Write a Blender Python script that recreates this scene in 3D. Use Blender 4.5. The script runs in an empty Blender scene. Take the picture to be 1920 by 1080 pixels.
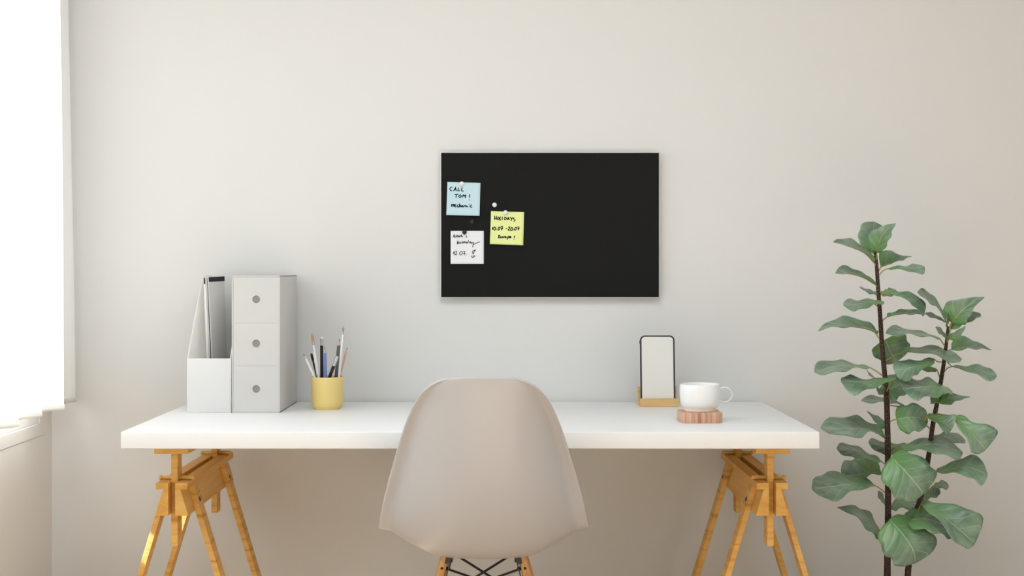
import bpy, bmesh, math, random
from mathutils import Vector, Matrix

random.seed(7)
S = bpy.context.scene
COL = S.collection
F = 50.0 / 36.0 * 1920.0          # focal length in pixels
VX, VY = 950.0, 504.0             # principal point
CZ = 1.113                        # eye height
CY = -4.0                         # camera y; back wall is y = 0


def P(px, py, d):
    return Vector(((px - VX) * d / F, d + CY, CZ - (py - VY) * d / F))


def X(px, d): return (px - VX) * d / F
def Z(py, d): return CZ - (py - VY) * d / F
def srgb(r, g, b):
    f = lambda c: (c / 255 / 12.92) if c <= 10 else ((c / 255 + 0.055) / 1.055) ** 2.4
    return (f(r), f(g), f(b), 1)


# ------------------------------------------------------------------ materials
def mat(name, col, rough=0.5, spec=0.5, metal=0.0, bump=0, bscale=200, vary=0.0, vscale=4):
    m = bpy.data.materials.new(name); m.use_nodes = True
    nt = m.node_tree; b = nt.nodes['Principled BSDF']
    b.inputs['Base Color'].default_value = col
    b.inputs['Roughness'].default_value = rough
    b.inputs['Specular IOR Level'].default_value = spec
    b.inputs['Metallic'].default_value = metal
    tc = nt.nodes.new('ShaderNodeTexCoord')
    if vary:
        n = nt.nodes.new('ShaderNodeTexNoise'); n.inputs['Scale'].default_value = vscale
        nt.links.new(tc.outputs['Object'], n.inputs['Vector'])
        mx = nt.nodes.new('ShaderNodeMix'); mx.data_type = 'RGBA'
        mx.inputs[6].default_value = tuple(c * (1 - vary) for c in col[:3]) + (1,)
        mx.inputs[7].default_value = tuple(min(1, c * (1 + vary)) for c in col[:3]) + (1,)
        nt.links.new(n.outputs['Fac'], mx.inputs[0]); nt.links.new(mx.outputs[2], b.inputs['Base Color'])
    if bump:
        n2 = nt.nodes.new('ShaderNodeTexNoise'); n2.inputs['Scale'].default_value = bscale
        n2.inputs['Detail'].default_value = 4
        nt.links.new(tc.outputs['Object'], n2.inputs['Vector'])
        bp = nt.nodes.new('ShaderNodeBump'); bp.inputs['Strength'].default_value = bump
        bp.inputs['Distance'].default_value = 0.002
        nt.links.new(n2.outputs['Fac'], bp.inputs['Height']); nt.links.new(bp.outputs['Normal'], b.inputs['Normal'])
    return m


def wood(name, c0, c1, c2, scale=(4, 4, 90), rough=0.5, spec=0.35, pos=(0.3, 0.5, 0.62)):
    m = bpy.data.materials.new(name); m.use_nodes = True
    nt = m.node_tree; b = nt.nodes['Principled BSDF']
    tc = nt.nodes.new('ShaderNodeTexCoord'); mp = nt.nodes.new('ShaderNodeMapping')
    mp.inputs['Scale'].default_value = scale
    nt.links.new(tc.outputs['Object'], mp.inputs['Vector'])
    n = nt.nodes.new('ShaderNodeTexNoise'); n.inputs['Scale'].default_value = 1.0
    n.inputs['Detail'].default_value = 6; n.inputs['Roughness'].default_value = 0.65; n.inputs['Distortion'].default_value = 0.6
    nt.links.new(mp.outputs[0], n.inputs['Vector'])
    r = nt.nodes.new('ShaderNodeValToRGB')
    r.color_ramp.elements[0].position = pos[0]; r.color_ramp.elements[0].color = c0
    r.color_ramp.elements[1].position = pos[2]; r.color_ramp.elements[1].color = c2
    e = r.color_ramp.elements.new(pos[1]); e.color = c1
    nt.links.new(n.outputs['Fac'], r.inputs[0]); nt.links.new(r.outputs[0], b.inputs['Base Color'])
    b.inputs['Roughness'].default_value = rough; b.inputs['Specular IOR Level'].default_value = spec
    bp = nt.nodes.new('ShaderNodeBump'); bp.inputs['Strength'].default_value = 0.08; bp.inputs['Distance'].default_value = 0.001
    nt.links.new(n.outputs['Fac'], bp.inputs['Height']); nt.links.new(bp.outputs['Normal'], b.inputs['Normal'])
    return m


M = {}
M['wall'] = mat('wall_paint', srgb(227, 226, 223), 0.9, 0.15, bump=0.05, bscale=350)
M['ceil'] = mat('ceiling_paint', srgb(205, 206, 206), 0.9, 0.15, bump=0.03)
M['trim'] = mat('window_paint', srgb(225, 223, 220), 0.6, 0.3, bump=0.02)
M['floor'] = wood('floor_oak', srgb(214, 186, 156), srgb(226, 202, 174), srgb(232, 210, 184), (30, 2.5, 2.5))
M['desk'] = mat('white_laminate', srgb(239, 239, 238), 0.42, 0.3, vary=0.01)
M['pine'] = wood('pine_wood', srgb(190, 130, 52), srgb(230, 176, 92), srgb(238, 192, 112), (5, 5, 75), pos=(0.28, 0.44, 0.62))
M['pinel'] = wood('pine_plank', srgb(208, 150, 70), srgb(230, 176, 92), srgb(238, 192, 112), (9, 1.2, 22), pos=(0.30, 0.46, 0.62))
M['bolt'] = mat('bolt_steel', srgb(52, 54, 66), 0.35, 0.5, 0.6, vary=0.1)
M['shell'] = mat('chair_plastic', srgb(189, 187, 187), 0.33, 0.4, bump=0.015, bscale=500)
M['beech'] = wood('beech_leg', srgb(186, 130, 74), srgb(208, 156, 98), srgb(220, 172, 116), (60, 60, 4))
M['blackm'] = mat('black_metal', srgb(30, 27, 26), 0.4, 0.4, 0.3, vary=0.1)
M['grey_m'] = mat('grey_bracket', srgb(70, 70, 70), 0.5, 0.4, vary=0.1)
M['glass'] = mat('black_glass', srgb(36, 36, 35), 0.03, 0.08, vary=0.03)
M['alu'] = mat('white_edge', srgb(240, 238, 234), 0.4, 0.4, vary=0.02)
M['box'] = mat('storage_plastic', srgb(209, 207, 204), 0.5, 0.3, vary=0.01)
M['file'] = mat('frosted_plastic', srgb(250, 249, 247), 0.5, 0.3, vary=0.01)
_nt = M['file'].node_tree; _tr = _nt.nodes.new('ShaderNodeBsdfTranslucent'); _tr.inputs[0].default_value = srgb(240, 239, 236)
_mx = _nt.nodes.new('ShaderNodeMixShader'); _mx.inputs[0].default_value = 0.62
_nt.links.new(_nt.nodes['Principled BSDF'].outputs[0], _mx.inputs[1]); _nt.links.new(_tr.outputs[0], _mx.inputs[2])
_nt.links.new(_mx.outputs[0], _nt.nodes['Material Output'].inputs[0])
M['hole_shade'] = mat('hole_shade_grey', srgb(150, 147, 143), 0.7, 0.2, vary=0.03)  # shade of the drawer interior put into the colour
M['folder'] = mat('folder_white', srgb(226, 225, 223), 0.6, 0.3, vary=0.02)
M['folder_g'] = mat('folder_grey', srgb(216, 214, 211), 0.6, 0.3, vary=0.02)
M['label'] = mat('label_black', srgb(45, 44, 42), 0.6, 0.2, vary=0.08)
M['cup'] = mat('cup_yellow', srgb(238, 212, 136), 0.5, 0.35, vary=0.02, vscale=20)
M['porc'] = mat('porcelain', srgb(247, 246, 243), 0.14, 0.5, vary=0.01)
M['phone'] = mat('phone_black', srgb(32, 32, 31), 0.3, 0.5, vary=0.05)
M['screen'] = mat('phone_screen', srgb(236, 233, 226), 0.45, 0.1, vary=0.01)
M['bamboo'] = wood('bamboo', srgb(206, 164, 104), srgb(222, 184, 126), srgb(228, 194, 140), (4, 30, 130), pos=(0.3, 0.48, 0.65))
M['coaster'] = wood('coaster_wood', srgb(178, 116, 90), srgb(212, 166, 136), srgb(226, 190, 162), (85, 40, 2.2), pos=(0.34, 0.5, 0.64))
M['soil'] = mat('soil', srgb(70, 52, 40), 0.95, 0.1, bump=0.6, bscale=120, vary=0.3, vscale=60)
M['pot'] = mat('pot_ceramic', srgb(226, 222, 215), 0.5, 0.35, vary=0.02)
M['white'] = mat('white_lacquer', srgb(236, 234, 230), 0.35, 0.4, vary=0.02)
M['bristle'] = wood('bristle', srgb(140, 92, 46), srgb(196, 144, 84), srgb(216, 172, 114), (300, 300, 20))
M['silver'] = mat('silver', srgb(200, 200, 198), 0.25, 0.5, 0.9, vary=0.05)
M['blackp'] = mat('black_lacquer', srgb(36, 31, 30), 0.35, 0.4, vary=0.05)
M['blue'] = mat('blue_lacquer', srgb(112, 138, 196), 0.4, 0.4, vary=0.03)
M['dgrey'] = mat('dark_grey_lacquer', srgb(108, 110, 106), 0.4, 0.4, vary=0.05)
M['ptip'] = wood('pencil_wood', srgb(206, 160, 130), srgb(224, 184, 156), srgb(232, 198, 172), (80, 80, 10))
M['lead'] = mat('graphite', srgb(40, 38, 38), 0.4, 0.4, vary=0.1)
M['note_b'] = mat('paper_blue', srgb(200, 226, 234), 0.8, 0.15, vary=0.02, vscale=20)
M['note_y'] = mat('paper_yellow', srgb(236, 243, 164), 0.8, 0.15, vary=0.02, vscale=20)
M['note_w'] = mat('paper_white', srgb(240, 240, 242), 0.8, 0.15, vary=0.01, vscale=20)
M['ink'] = mat('black_ink', srgb(16, 18, 20), 0.7, 0.1, vary=0.1)
M['mag_w'] = mat('magnet_white', srgb(235, 234, 236), 0.25, 0.5, vary=0.02)
M['mag_b'] = mat('magnet_black', srgb(26, 26, 27), 0.3, 0.5, vary=0.05)


def bark():
    m = mat('bark', srgb(66, 48, 40), 0.8, 0.2)
    nt = m.node_tree; b = nt.nodes['Principled BSDF']
    tc = nt.nodes.new('ShaderNodeTexCoord')
    v = nt.nodes.new('ShaderNodeTexNoise'); v.inputs['Scale'].default_value = 620; v.inputs['Detail'].default_value = 3
    nt.links.new(tc.outputs['Object'], v.inputs['Vector'])
    r = nt.nodes.new('ShaderNodeValToRGB')
    r.color_ramp.elements[0].position = 0.42; r.color_ramp.elements[0].color = srgb(56, 42, 38)
    r.color_ramp.elements[1].position = 0.72; r.color_ramp.elements[1].color = srgb(170, 150, 140)
    e = r.color_ramp.elements.new(0.58); e.color = srgb(82, 62, 54)
    nt.links.new(v.outputs['Fac'], r.inputs[0]); nt.links.new(r.outputs[0], b.inputs['Base Color'])
    bp = nt.nodes.new('ShaderNodeBump'); bp.inputs['Strength'].default_value = 0.4; bp.inputs['Distance'].default_value = 0.002
    nt.links.new(v.outputs['Fac'], bp.inputs['Height']); nt.links.new(bp.outputs['Normal'], b.inputs['Normal'])
    return m


def leaf_mat():
    m = mat('fig_leaf', srgb(90, 128, 88), 0.34, 0.6)
    nt = m.node_tree; b = nt.nodes['Principled BSDF']; L = nt.links.new
    uv = nt.nodes.new('ShaderNodeUVMap'); uv.uv_map = 'UVMap'
    sx = nt.nodes.new('ShaderNodeSeparateXYZ'); L(uv.outputs[0], sx.inputs[0])

    def mth(op, a, bb=None, clamp=False):
        n = nt.nodes.new('ShaderNodeMath'); n.operation = op; n.use_clamp = clamp
        for i, v in enumerate((a, bb)):
            if v is None: continue
            if isinstance(v, (int, float)): n.inputs[i].default_value = v
            else: L(v, n.inputs[i])
        return n.outputs[0]
    s = mth('ABSOLUTE', sx.outputs[0]); t = sx.outputs[1]
    ph = mth('MULTIPLY', mth('SUBTRACT', t, mth('MULTIPLY', mth('POWER', s, 0.8), 0.30)), 5.2)
    fr = mth('ABSOLUTE', mth('SUBTRACT', mth('FRACT', ph), 0.5))      # 0 on a vein
    vein = mth('SUBTRACT', 1.0, mth('MULTIPLY', fr, 34.0), True)
    rib = mth('SUBTRACT', 1.0, mth('MULTIPLY', s, 24.0), True)
    allv = mth('MAXIMUM', mth('MULTIPLY', vein, 0.75), rib)
    tc = nt.nodes.new('ShaderNodeTexCoord')
    nz = nt.nodes.new('ShaderNodeTexNoise'); nz.inputs['Scale'].default_value = 22; nz.inputs['Detail'].default_value = 3
    L(tc.outputs['Object'], nz.inputs['Vector'])
    r = nt.nodes.new('ShaderNodeValToRGB')
    r.color_ramp.elements[0].position = 0.3; r.color_ramp.elements[0].color = srgb(86, 114, 88)
    r.color_ramp.elements[1].position = 0.7; r.color_ramp.elements[1].color = srgb(138, 162, 136)
    L(nz.outputs['Fac'], r.inputs[0])
    base = nt.nodes.new('ShaderNodeMix'); base.data_type = 'RGBA'       # fresh green towards the petiole; grey sheen painted in towards the tip
    L(mth('MULTIPLY', t, 1.6, True), base.inputs[0])
    base.inputs[6].default_value = srgb(108, 158, 90); L(r.outputs[0], base.inputs[7])
    mv = nt.nodes.new('ShaderNodeMix'); mv.data_type = 'RGBA'
    L(mth('MULTIPLY', allv, 0.8), mv.inputs[0]); L(base.outputs[2], mv.inputs[6])
    mv.inputs[7].default_value = srgb(200, 214, 168)
    L(mv.outputs[2], b.inputs['Base Color'])
    bp = nt.nodes.new('ShaderNodeBump'); bp.inputs['Strength'].default_value = 0.38; bp.inputs['Distance'].default_value = 0.004
    hh = mth('ADD', mth('MULTIPLY', mth('POWER', mth('MULTIPLY', fr, 2.0), 0.6), 0.6), mth('MULTIPLY', nz.outputs['Fac'], 0.4))
    L(hh, bp.inputs['Height']); L(bp.outputs['Normal'], b.inputs['Normal'])
    return m


M['bark'] = bark(); M['leaf'] = leaf_mat()
M['petiole'] = mat('petiole', srgb(170, 158, 70), 0.45, 0.4, vary=0.1, vscale=30)


def curtain_mat(name, tr):
    m = bpy.data.materials.new(name); m.use_nodes = True
    nt = m.node_tree
    for n in list(nt.nodes): nt.nodes.remove(n)
    o = nt.nodes.new('ShaderNodeOutputMaterial'); mx = nt.nodes.new('ShaderNodeMixShader')
    d = nt.nodes.new('ShaderNodeBsdfDiffuse'); t = nt.nodes.new('ShaderNodeBsdfTranslucent')
    tc = nt.nodes.new('ShaderNodeTexCoord'); mp = nt.nodes.new('ShaderNodeMapping'); mp.inputs['Scale'].default_value = (300, 300, 6)
    n = nt.nodes.new('ShaderNodeTexNoise'); n.inputs['Scale'].default_value = 1
    r = nt.nodes.new('ShaderNodeValToRGB')
    r.color_ramp.elements[0].color = srgb(244, 243, 240); r.color_ramp.elements[1].color = srgb(252, 252, 250)
    nt.links.new(tc.outputs['Object'], mp.inputs[0]); nt.links.new(mp.outputs[0], n.inputs['Vector']); nt.links.new(n.outputs['Fac'], r.inputs[0])
    nt.links.new(r.outputs[0], d.inputs[0]); nt.links.new(r.outputs[0], t.inputs[0])
    mx.inputs[0].default_value = tr
    nt.links.new(d.outputs[0], mx.inputs[1]); nt.links.new(t.outputs[0], mx.inputs[2]); nt.links.new(mx.outputs[0], o.inputs[0])
    return m


M['sheer'] = curtain_mat('sheer_curtain', 0.22)
M['hem'] = curtain_mat('curtain_hem', 0.6)


# ------------------------------------------------------------------ mesh helpers
def box(bm, a, b, bevel=0.0, seg=2):
    a = Vector(a); b = Vector(b)
    r = bmesh.ops.create_cube(bm, size=1.0)
    vs = r['verts']
    c = (a + b) / 2; s = b - a
    for v in vs: v.co = Vector((v.co.x * s.x + c.x, v.co.y * s.y + c.y, v.co.z * s.z + c.z))
    if bevel:
        es = list({e for v in vs for e in v.link_edges})
        bmesh.ops.bevel(bm, geom=es, offset=bevel, segments=seg, affect='EDGES', profile=0.5)


def prism(bm, pts, vec, bevel=0.0):
    """polygon (list of points) extruded by vec"""
    vs = [bm.verts.new(p) for p in pts]
    f = bm.faces.new(vs)
    r = bmesh.ops.extrude_face_region(bm, geom=[f])
    nv = [g for g in r['geom'] if isinstance(g, bmesh.types.BMVert)]
    bmesh.ops.translate(bm, vec=Vector(vec), verts=nv)
    allv = vs + nv
    fs = list({q for v in allv for q in v.link_faces})
    bmesh.ops.recalc_face_normals(bm, faces=fs)
    if bevel:
        es = list({e for v in allv for e in v.link_edges})
        bmesh.ops.bevel(bm, geom=es, offset=bevel, segments=2, affect='EDGES', profile=0.5)


def lathe(bm, prof, seg=48, mtx=None, cap=True, flat=None):
    rings = []
    for r, z in prof:
        ring = []
        for i in range(seg):
            a = 2 * math.pi * i / seg
            ring.append(bm.verts.new((r * math.cos(a), r * math.sin(a) * (flat or 1), z)))
        rings.append(ring)
    for a, b in zip(rings, rings[1:]):
        for i in range(seg):
            bm.faces.new((a[i], a[(i + 1) % seg], b[(i + 1) % seg], b[i]))
    if cap:
        bm.faces.new(list(reversed(rings[0]))); bm.faces.new(rings[-1])
    if mtx is not None:
        for ring in rings:
            for v in ring: v.co = mtx @ v.co


def catmull(pts, n):
    pts = [Vector(p) for p in pts]
    if len(pts) == 2:
        return [pts[0].lerp(pts[1], i / n) for i in range(n + 1)]
    ext = [2 * pts[0] - pts[1]] + pts + [2 * pts[-1] - pts[-2]]
    out = []
    segs = len(pts) - 1
    for i in range(n + 1):
        u = i / n * segs; k = min(int(u), segs - 1); t = u - k
        p0, p1, p2, p3 = ext[k:k + 4]
        out.append(0.5 * ((2 * p1) + (p2 - p0) * t + (2 * p0 - 5 * p1 + 4 * p2 - p3) * t * t + (3 * p1 - p0 - 3 * p2 + p3) * t ** 3))
    return out


def tube(bm, pts, radii, seg=10, mi=0):
    pts = [Vector(p) for p in pts]
    if not isinstance(radii, (list, tuple)): radii = [radii] * len(pts)
    rings = []; up = None
    for i, p in enumerate(pts):
        d = (pts[min(i + 1, len(pts) - 1)] - pts[max(i - 1, 0)]).normalized()
        if up is None:
            up = Vector((0, 0, 1)) if abs(d.z) < 0.9 else Vector((1, 0, 0))
        s = d.cross(up).normalized(); up = s.cross(d).normalized()
        rings.append([bm.verts.new(p + radii[i] * (math.cos(2 * math.pi * k / seg) * s + math.sin(2 * math.pi * k / seg) * up)) for k in range(seg)])
    for a, b in zip(rings, rings[1:]):
        for k in range(seg):
            f = bm.faces.new((a[k], a[(k + 1) % seg], b[(k + 1) % seg], b[k])); f.material_index = mi; f.smooth = True
    f = bm.faces.new(list(reversed(rings[0]))); f.material_index = mi
    f = bm.faces.new(rings[-1]); f.material_index = mi


def root_pos(o):
    p = Vector((0, 0, 0))
    while o is not None:
        p += o.location; o = o.parent
    return p


def obj(name, bm, m, parent=None, origin=None, smooth=False, mods=(), angle=40):
    """mesh from world-space bmesh"""
    bmesh.ops.recalc_face_normals(bm, faces=bm.faces)
    me = bpy.data.meshes.new(name)
    base = root_pos(parent)
    loc = (Vector(origin) - base) if origin is not None else Vector((0, 0, 0))
    bmesh.ops.translate(bm, vec=-(base + loc), verts=bm.verts)
    bm.to_mesh(me); bm.free()
    for mm in (m if isinstance(m, (list, tuple)) else [m]): me.materials.append(mm)
    o = bpy.data.objects.new(name, me); COL.objects.link(o)
    o.location = loc
    if parent is not None: o.parent = parent
    if smooth:
        for p in me.polygons: p.use_smooth = True
        if angle: me.set_sharp_from_angle(angle=math.radians(angle))
    for mod in mods:
        md = o.modifiers.new(mod[0], mod[0])
        for k, v in mod[1].items(): setattr(md, k, v)
    return o


def tag(o, label, cat, group=None):
    o['label'] = label; o['category'] = cat
    if group: o['group'] = group
    return o


def thing(name, label, cat, loc, group=None):
    o = bpy.data.objects.new(name, None); COL.objects.link(o)
    o.location = loc; o.empty_display_size = 0.05
    return tag(o, label, cat, group)


def struct(name, bm, m, parent=None, **k):
    o = obj(name, bm, m, parent, **k)
    if parent is None: o['kind'] = 'structure'
    return o


NB = bmesh.new

# ------------------------------------------------------------------ the room
WL = X(97, 4.0)                     # left wall plane
WR, YR, H = 2.35, -5.2, 2.62
bm = NB(); box(bm, (WL - 0.2, 0, 0), (WR + 0.2, 0.12, H)); struct('wall_back', bm, M['wall'])
bm = NB(); box(bm, (WL - 0.2, YR, -0.1), (WR + 0.2, 0.12, 0)); struct('floor', bm, M['floor'])
bm = NB(); box(bm, (WL - 0.2, YR, H), (WR + 0.2, 0.12, H + 0.1)); struct('ceiling', bm, M['ceil'])
bm = NB(); box(bm, (WR, YR, 0), (WR + 0.2, 0, H)); struct('wall_right', bm, M['wall'])
# left wall with two window openings
W1 = (-1.95, -0.105, 0.69, 2.42)    # y0, y1, z0, z1 : curtained window
W2 = (-4.75, -2.45, 0.69, 2.42)     # window nearer the camera, out of frame
bm = NB()
x0, x1 = WL - 0.2, WL
box(bm, (x0, YR, 0), (x1, 0, 0.69)); box(bm, (x0, YR, 2.42), (x1, 0, H))
box(bm, (x0, W1[1], 0.69), (x1, 0, 2.42)); box(bm, (x0, W2[1], 0.69), (x1, W1[0], 2.42)); box(bm, (x0, YR, 0.69), (x1, W2[0], 2.42))
struct('wall_left', bm, M['wall'])


def window(n, w, rail):
    y0, y1, z0, z1 = w
    e = bpy.data.objects.new('window_%d' % n, None); COL.objects.link(e); e.location = (WL - 0.02, (y0 + y1) / 2, z0)
    e['kind'] = 'structure'
    bm = NB(); t = 0.035; px = WL + 0.002       # casing around the opening
    box(bm, (WL, y0 - t, z0 - t), (px, y1 + t, z0), 0.001); box(bm, (WL, y0 - t, z1), (px, y1 + t, z1 + t), 0.001)
    box(bm, (WL, y0 - t, z0), (px, y0, z1), 0.001); box(bm, (WL, y1, z0), (px, y1 + t, z1), 0.001)
    obj('casing', bm, M['trim'], e)
    bm = NB(); a, b = WL - 0.05, WL - 0.003; g = 0.0002; s = 0.085
    box(bm, (a, y0 + g, z0 + g), (b, y1 - g, z0 + rail), 0.002); box(bm, (a, y0 + g, z1 - s), (b, y1 - g, z1 - g), 0.002)
    box(bm, (a, y0 + g, z0 + rail), (b, y0 + s, z1 - s), 0.002); box(bm, (a, y1 - s, z0 + rail), (b, y1 - g, z1 - s), 0.002)
    ym = (y0 + y1) / 2
    box(bm, (a, ym - 0.04, z0 + rail), (b, ym + 0.04, z1 - s), 0.002)
    obj('frame', bm, M['trim'], e)
    for q0, q1 in ((y0 + s, ym - 0.04), (ym + 0.04, y1 - s)):
        bm = NB(); box(bm, (WL - 0.034, q0, z0 + rail), (WL - 0.030, q1, z1 - s))
        obj('pane', bm, PANE, e)


PANE = bpy.data.materials.new('window_glass'); PANE.use_nodes = True
_nt = PANE.node_tree; _nt.nodes.remove(_nt.nodes['Principled BSDF'])
_t = _nt.nodes.new('ShaderNodeBsdfTransparent'); _g = _nt.nodes.new('ShaderNodeBsdfGlossy'); _g.inputs['Roughness'].default_value = 0.02
_m = _nt.nodes.new('ShaderNodeMixShader'); _m.inputs[0].default_value = 0.04
_nt.links.new(_t.outputs[0], _m.inputs[1]); _nt.links.new(_g.outputs[0], _m.inputs[2])
_nt.links.new(_m.outputs[0], _nt.nodes['Material Output'].inputs[0])
window(1, W1, 0.085); window(2, W2, 0.085)

# ------------------------------------------------------------------ curtain
CX = X(120, 3.72)
cur = thing('curtain', 'white sheer curtain hanging in soft folds over the window', 'curtain', (CX - 0.03, -1.0, 0.745))
# fold crests (y position, x) as seen; valleys lie between them, nearer the wall
crests = [(-0.055, X(141, 3.945) - 0.002), (-0.28, CX), (-0.457, CX), (-0.687, X(33, 3.313)), (-0.90, CX + .01), (-1.12, CX), (-1.33, CX + .012), (-1.56, CX), (-1.78, CX + .01), (-2.0, CX)]
prof = [(-0.035, crests[0][1] - 0.03)]
for (ya, xa), (yb, xb) in zip(crests, crests[1:] + [(-2.12, CX)]):
    prof.append((ya, xa)); ym = (ya + yb) / 2
    prof.append((ya + (yb - ya) * 0.30, (xa + xb) / 2 - 0.035))
    prof.append((ya + (yb - ya) * 0.65, (xa + xb) / 2 - 0.028))
line = catmull([(x, y, 0) for y, x in prof], 300)


def curtain_sheet(z0, z1, nz, off=0.0):
    bm = NB(); rows = []
    for j in range(nz + 1):
        z = z0 + (z1 - z0) * j / nz
        k = (z - 0.745) / 1.1
        rows.append([bm.verts.new((p.x - 0.014 * k + off + 0.003 * math.sin(7 * p.y + 2.2 * z), p.y + 0.004 * math.sin(3 * z + 9 * p.y) * min(1, k * 3), z)) for p in line])
    for a, b in zip(rows, rows[1:]):
        for i in range(len(line) - 1): bm.faces.new((a[i], a[i + 1], b[i + 1], b[i]))
    return bm


obj('cloth', curtain_sheet(0.745, 2.53, 40), M['sheer'], cur, smooth=True, angle=0)
obj('hem', curtain_sheet(0.745, 0.757, 1, 0.001), M['hem'], cur, smooth=True, angle=0, mods=[('SOLIDIFY', dict(thickness=0.003, offset=0))])
bm = NB(); box(bm, (CX - 0.05, -2.16, 2.53), (CX + 0.01, -0.02, 2.56), 0.003); obj('track', bm, M['trim'], cur)
for yy in (-0.15, -0.8, -1.45, -2.05):
    bm = NB(); box(bm, (CX - 0.035, yy - 0.015, 2.558), (CX - 0.005, yy + 0.015, H)); obj('bracket', bm, M['trim'], cur)

# ------------------------------------------------------------------ desk top
DT, DB = 0.74, 0.701
DX0, DX1, DY0, DY1 = X(226, 3.252), X(1537, 3.252), 3.252 + CY, -0.015
bm = NB(); box(bm, (DX0, DY0, DB), (DX1, DY1, DT), 0.0025, 3)
o = obj('desk_top', bm, M['desk'], None, origin=((DX0 + DX1) / 2, (DY0 + DY1) / 2, DB), smooth=True)
tag(o, 'long white laminate desk top laid across two wooden trestles', 'desk')


# ------------------------------------------------------------------ trestles (built round the local origin, front at -y)
def make_trestle():
    """local frame: x across, y depth, z up from floor; outside of desk at -x"""
    t = thing('trestle', 'adjustable pine trestle under the window end of the desk', 'trestle', (0, 0, 0))
    hy = 0.2825                      # half length of beams
    zt = 0.6055; tp = 0.0155          # top of beams, cap thickness
    zb = 0.5276                      # bottom of beams
    g = 0.0082                       # half gap
    bw, bd = 0.0077, 0.023          # half post
    bm = NB(); box(bm, (-0.045, -hy + 0.015, DB - 0.0285), (0.0365, hy - 0.015, DB - 0.0004), 0.0012); obj('support_bar', bm, M['pinel'], t)
    for sy in (-1, 1):
        bm = NB(); yc = sy * (hy - 0.051)
        box(bm, (-bw, yc - bd, 0.450), (bw, yc + bd, DB - 0.0282), 0.001)
        po = obj('post', bm, M['pine'], t)
        for zz in (0.485, 0.515, 0.655):
            bm = NB()
            lathe(bm, [(0.0035, -bw - 0.0004), (0.0035, bw + 0.0004)], 16, Matrix.Translation((0, yc, zz)) @ Matrix.Rotation(math.pi / 2, 4, 'Y'))
            obj('peg_hole', bm, M['bristle'], po)
        # turned peg through the post resting on the beams
        bm = NB()
        pr = [(0.0, -0.0425), (0.0042, -0.042), (0.0058, -0.039), (0.0056, -0.036), (0.0038, -0.0335), (0.0036, -0.031), (0.0048, -0.027), (0.0052, -0.02), (0.0052, 0.040), (0.0045, 0.0420), (0.0, 0.0425)]
        lathe(bm, pr, 20, Matrix.Translation((0, yc, zt + 0.0056)) @ Matrix.Rotation(math.pi / 2, 4, 'Y'), cap=False)
        obj('peg', bm, M['pinel'], t, smooth=True)
    sl = 0.300                       # splay
    for sx in (-1, 1):
        pts = [(g, zt), (0.0375, zt), (0.0375, zt - tp), (0.0210, zt - tp), (0.0210 + (zt - tp - zb) * sl, zb), (g, zb)]
        bm = NB(); prism(bm, [(sx * a, -hy, b) for a, b in pts], (0, 2 * hy, 0), 0.001)
        obj('beam', bm, M['pinel'], t)
        for sy in (-1, 1):
            # legs hug the sloping outer face of the beam
            y0, y1 = (-hy + 0.072, -hy + 0.120) if sy < 0 else (hy - 0.120, hy - 0.072)
            th = 0.0140
            ztop = zt - tp - 0.0005
            xi = lambda z: 0.0212 + (zt - tp - z) * sl
            q = [(xi(ztop), ztop), (xi(ztop) + th, ztop), (xi(0) + th, 0.0), (xi(0), 0.0)]
            bm = NB(); prism(bm, [(sx * a, y0, b) for a, b in q], (0, y1 - y0, 0), 0.001)
            lg = obj('leg', bm, M['pine'], t)
            zc = 0.552; bm = NB()
            R = Matrix.Rotation(math.pi / 2, 4, 'Y')
            ang = math.atan(sl)
            nrm = Vector((sx * math.cos(ang), 0, math.sin(ang)))
            q = nrm.to_track_quat('Z', 'Y').to_matrix().to_4x4()
            lathe(bm, [(0.0, -0.002), (0.0062, -0.002), (0.0062, 0.0006), (0.0045, 0.0014), (0.0, 0.0014)], 20, Matrix.Translation((sx * (xi(zc) + th), (y0 + y1) / 2, zc)) @ q, cap=False)
            obj('bolt', bm, M['bolt'], lg, smooth=True)
    return t


def dup_tree(o, parent=None):
    c = o.copy(); COL.objects.link(c)
    if parent is not None: c.parent = parent
    for ch in list(o.children): dup_tree(ch, c)
    return c


tr = make_trestle()
tr['group'] = 'pine trestles carrying the desk'
tr2 = dup_tree(tr)
YM = 3.6525 + CY
tr.location = (-0.7940, YM, 0)
tr2.location = (0.6302, YM, 0); tr2.rotation_euler = (0, 0, math.pi)
tr2['label'] = 'adjustable pine trestle under the desk end beside the fig plant'

# ------------------------------------------------------------------ shell chair
CXP = 905.5
rows = [  # centre (py, d), edge (half px, py, d)
    (706.5, 2.968, 58, 708.0, 2.976),
    (712, 2.970, 88, 714.5, 2.985),
    (726, 2.974, 111, 731, 3.000),
    (756, 2.980, 130, 757, 3.036),
    (806, 2.990, 149, 802, 3.075),
    (860, 3.002, 163, 850, 3.110),
    (920, 3.018, 180, 907, 3.140),
    (972, 3.038, 190, 950, 3.162),
    (1012, 3.070, 196, 982, 3.180),
]
rows_m = []
xc = X(CXP, 3.1)
for cy, cd, hw, ey, ed in rows:
    rows_m.append((cd, Z(cy, cd), hw * ed / F, ed, Z(ey, ed)))
rows_m += [(3.125, 0.476, 0.2375, 3.210, 0.530), (3.20, 0.462, 0.237, 3.26, 0.530), (3.30, 0.460, 0.2325, 3.33, 0.530),
           (3.41, 0.464, 0.228, 3.42, 0.525), (3.50, 0.470, 0.214, 3.495, 0.508), (3.545, 0.464, 0.195, 3.535, 0.488), (3.56, 0.452, 0.18, 3.548, 0.468)]
chair = thing('shell_chair', 'beige moulded plastic shell chair with wooden legs pulled up to the desk', 'chair', (xc, 3.25 + CY, 0))
bm = NB(); NU = 22; grid = []


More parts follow.
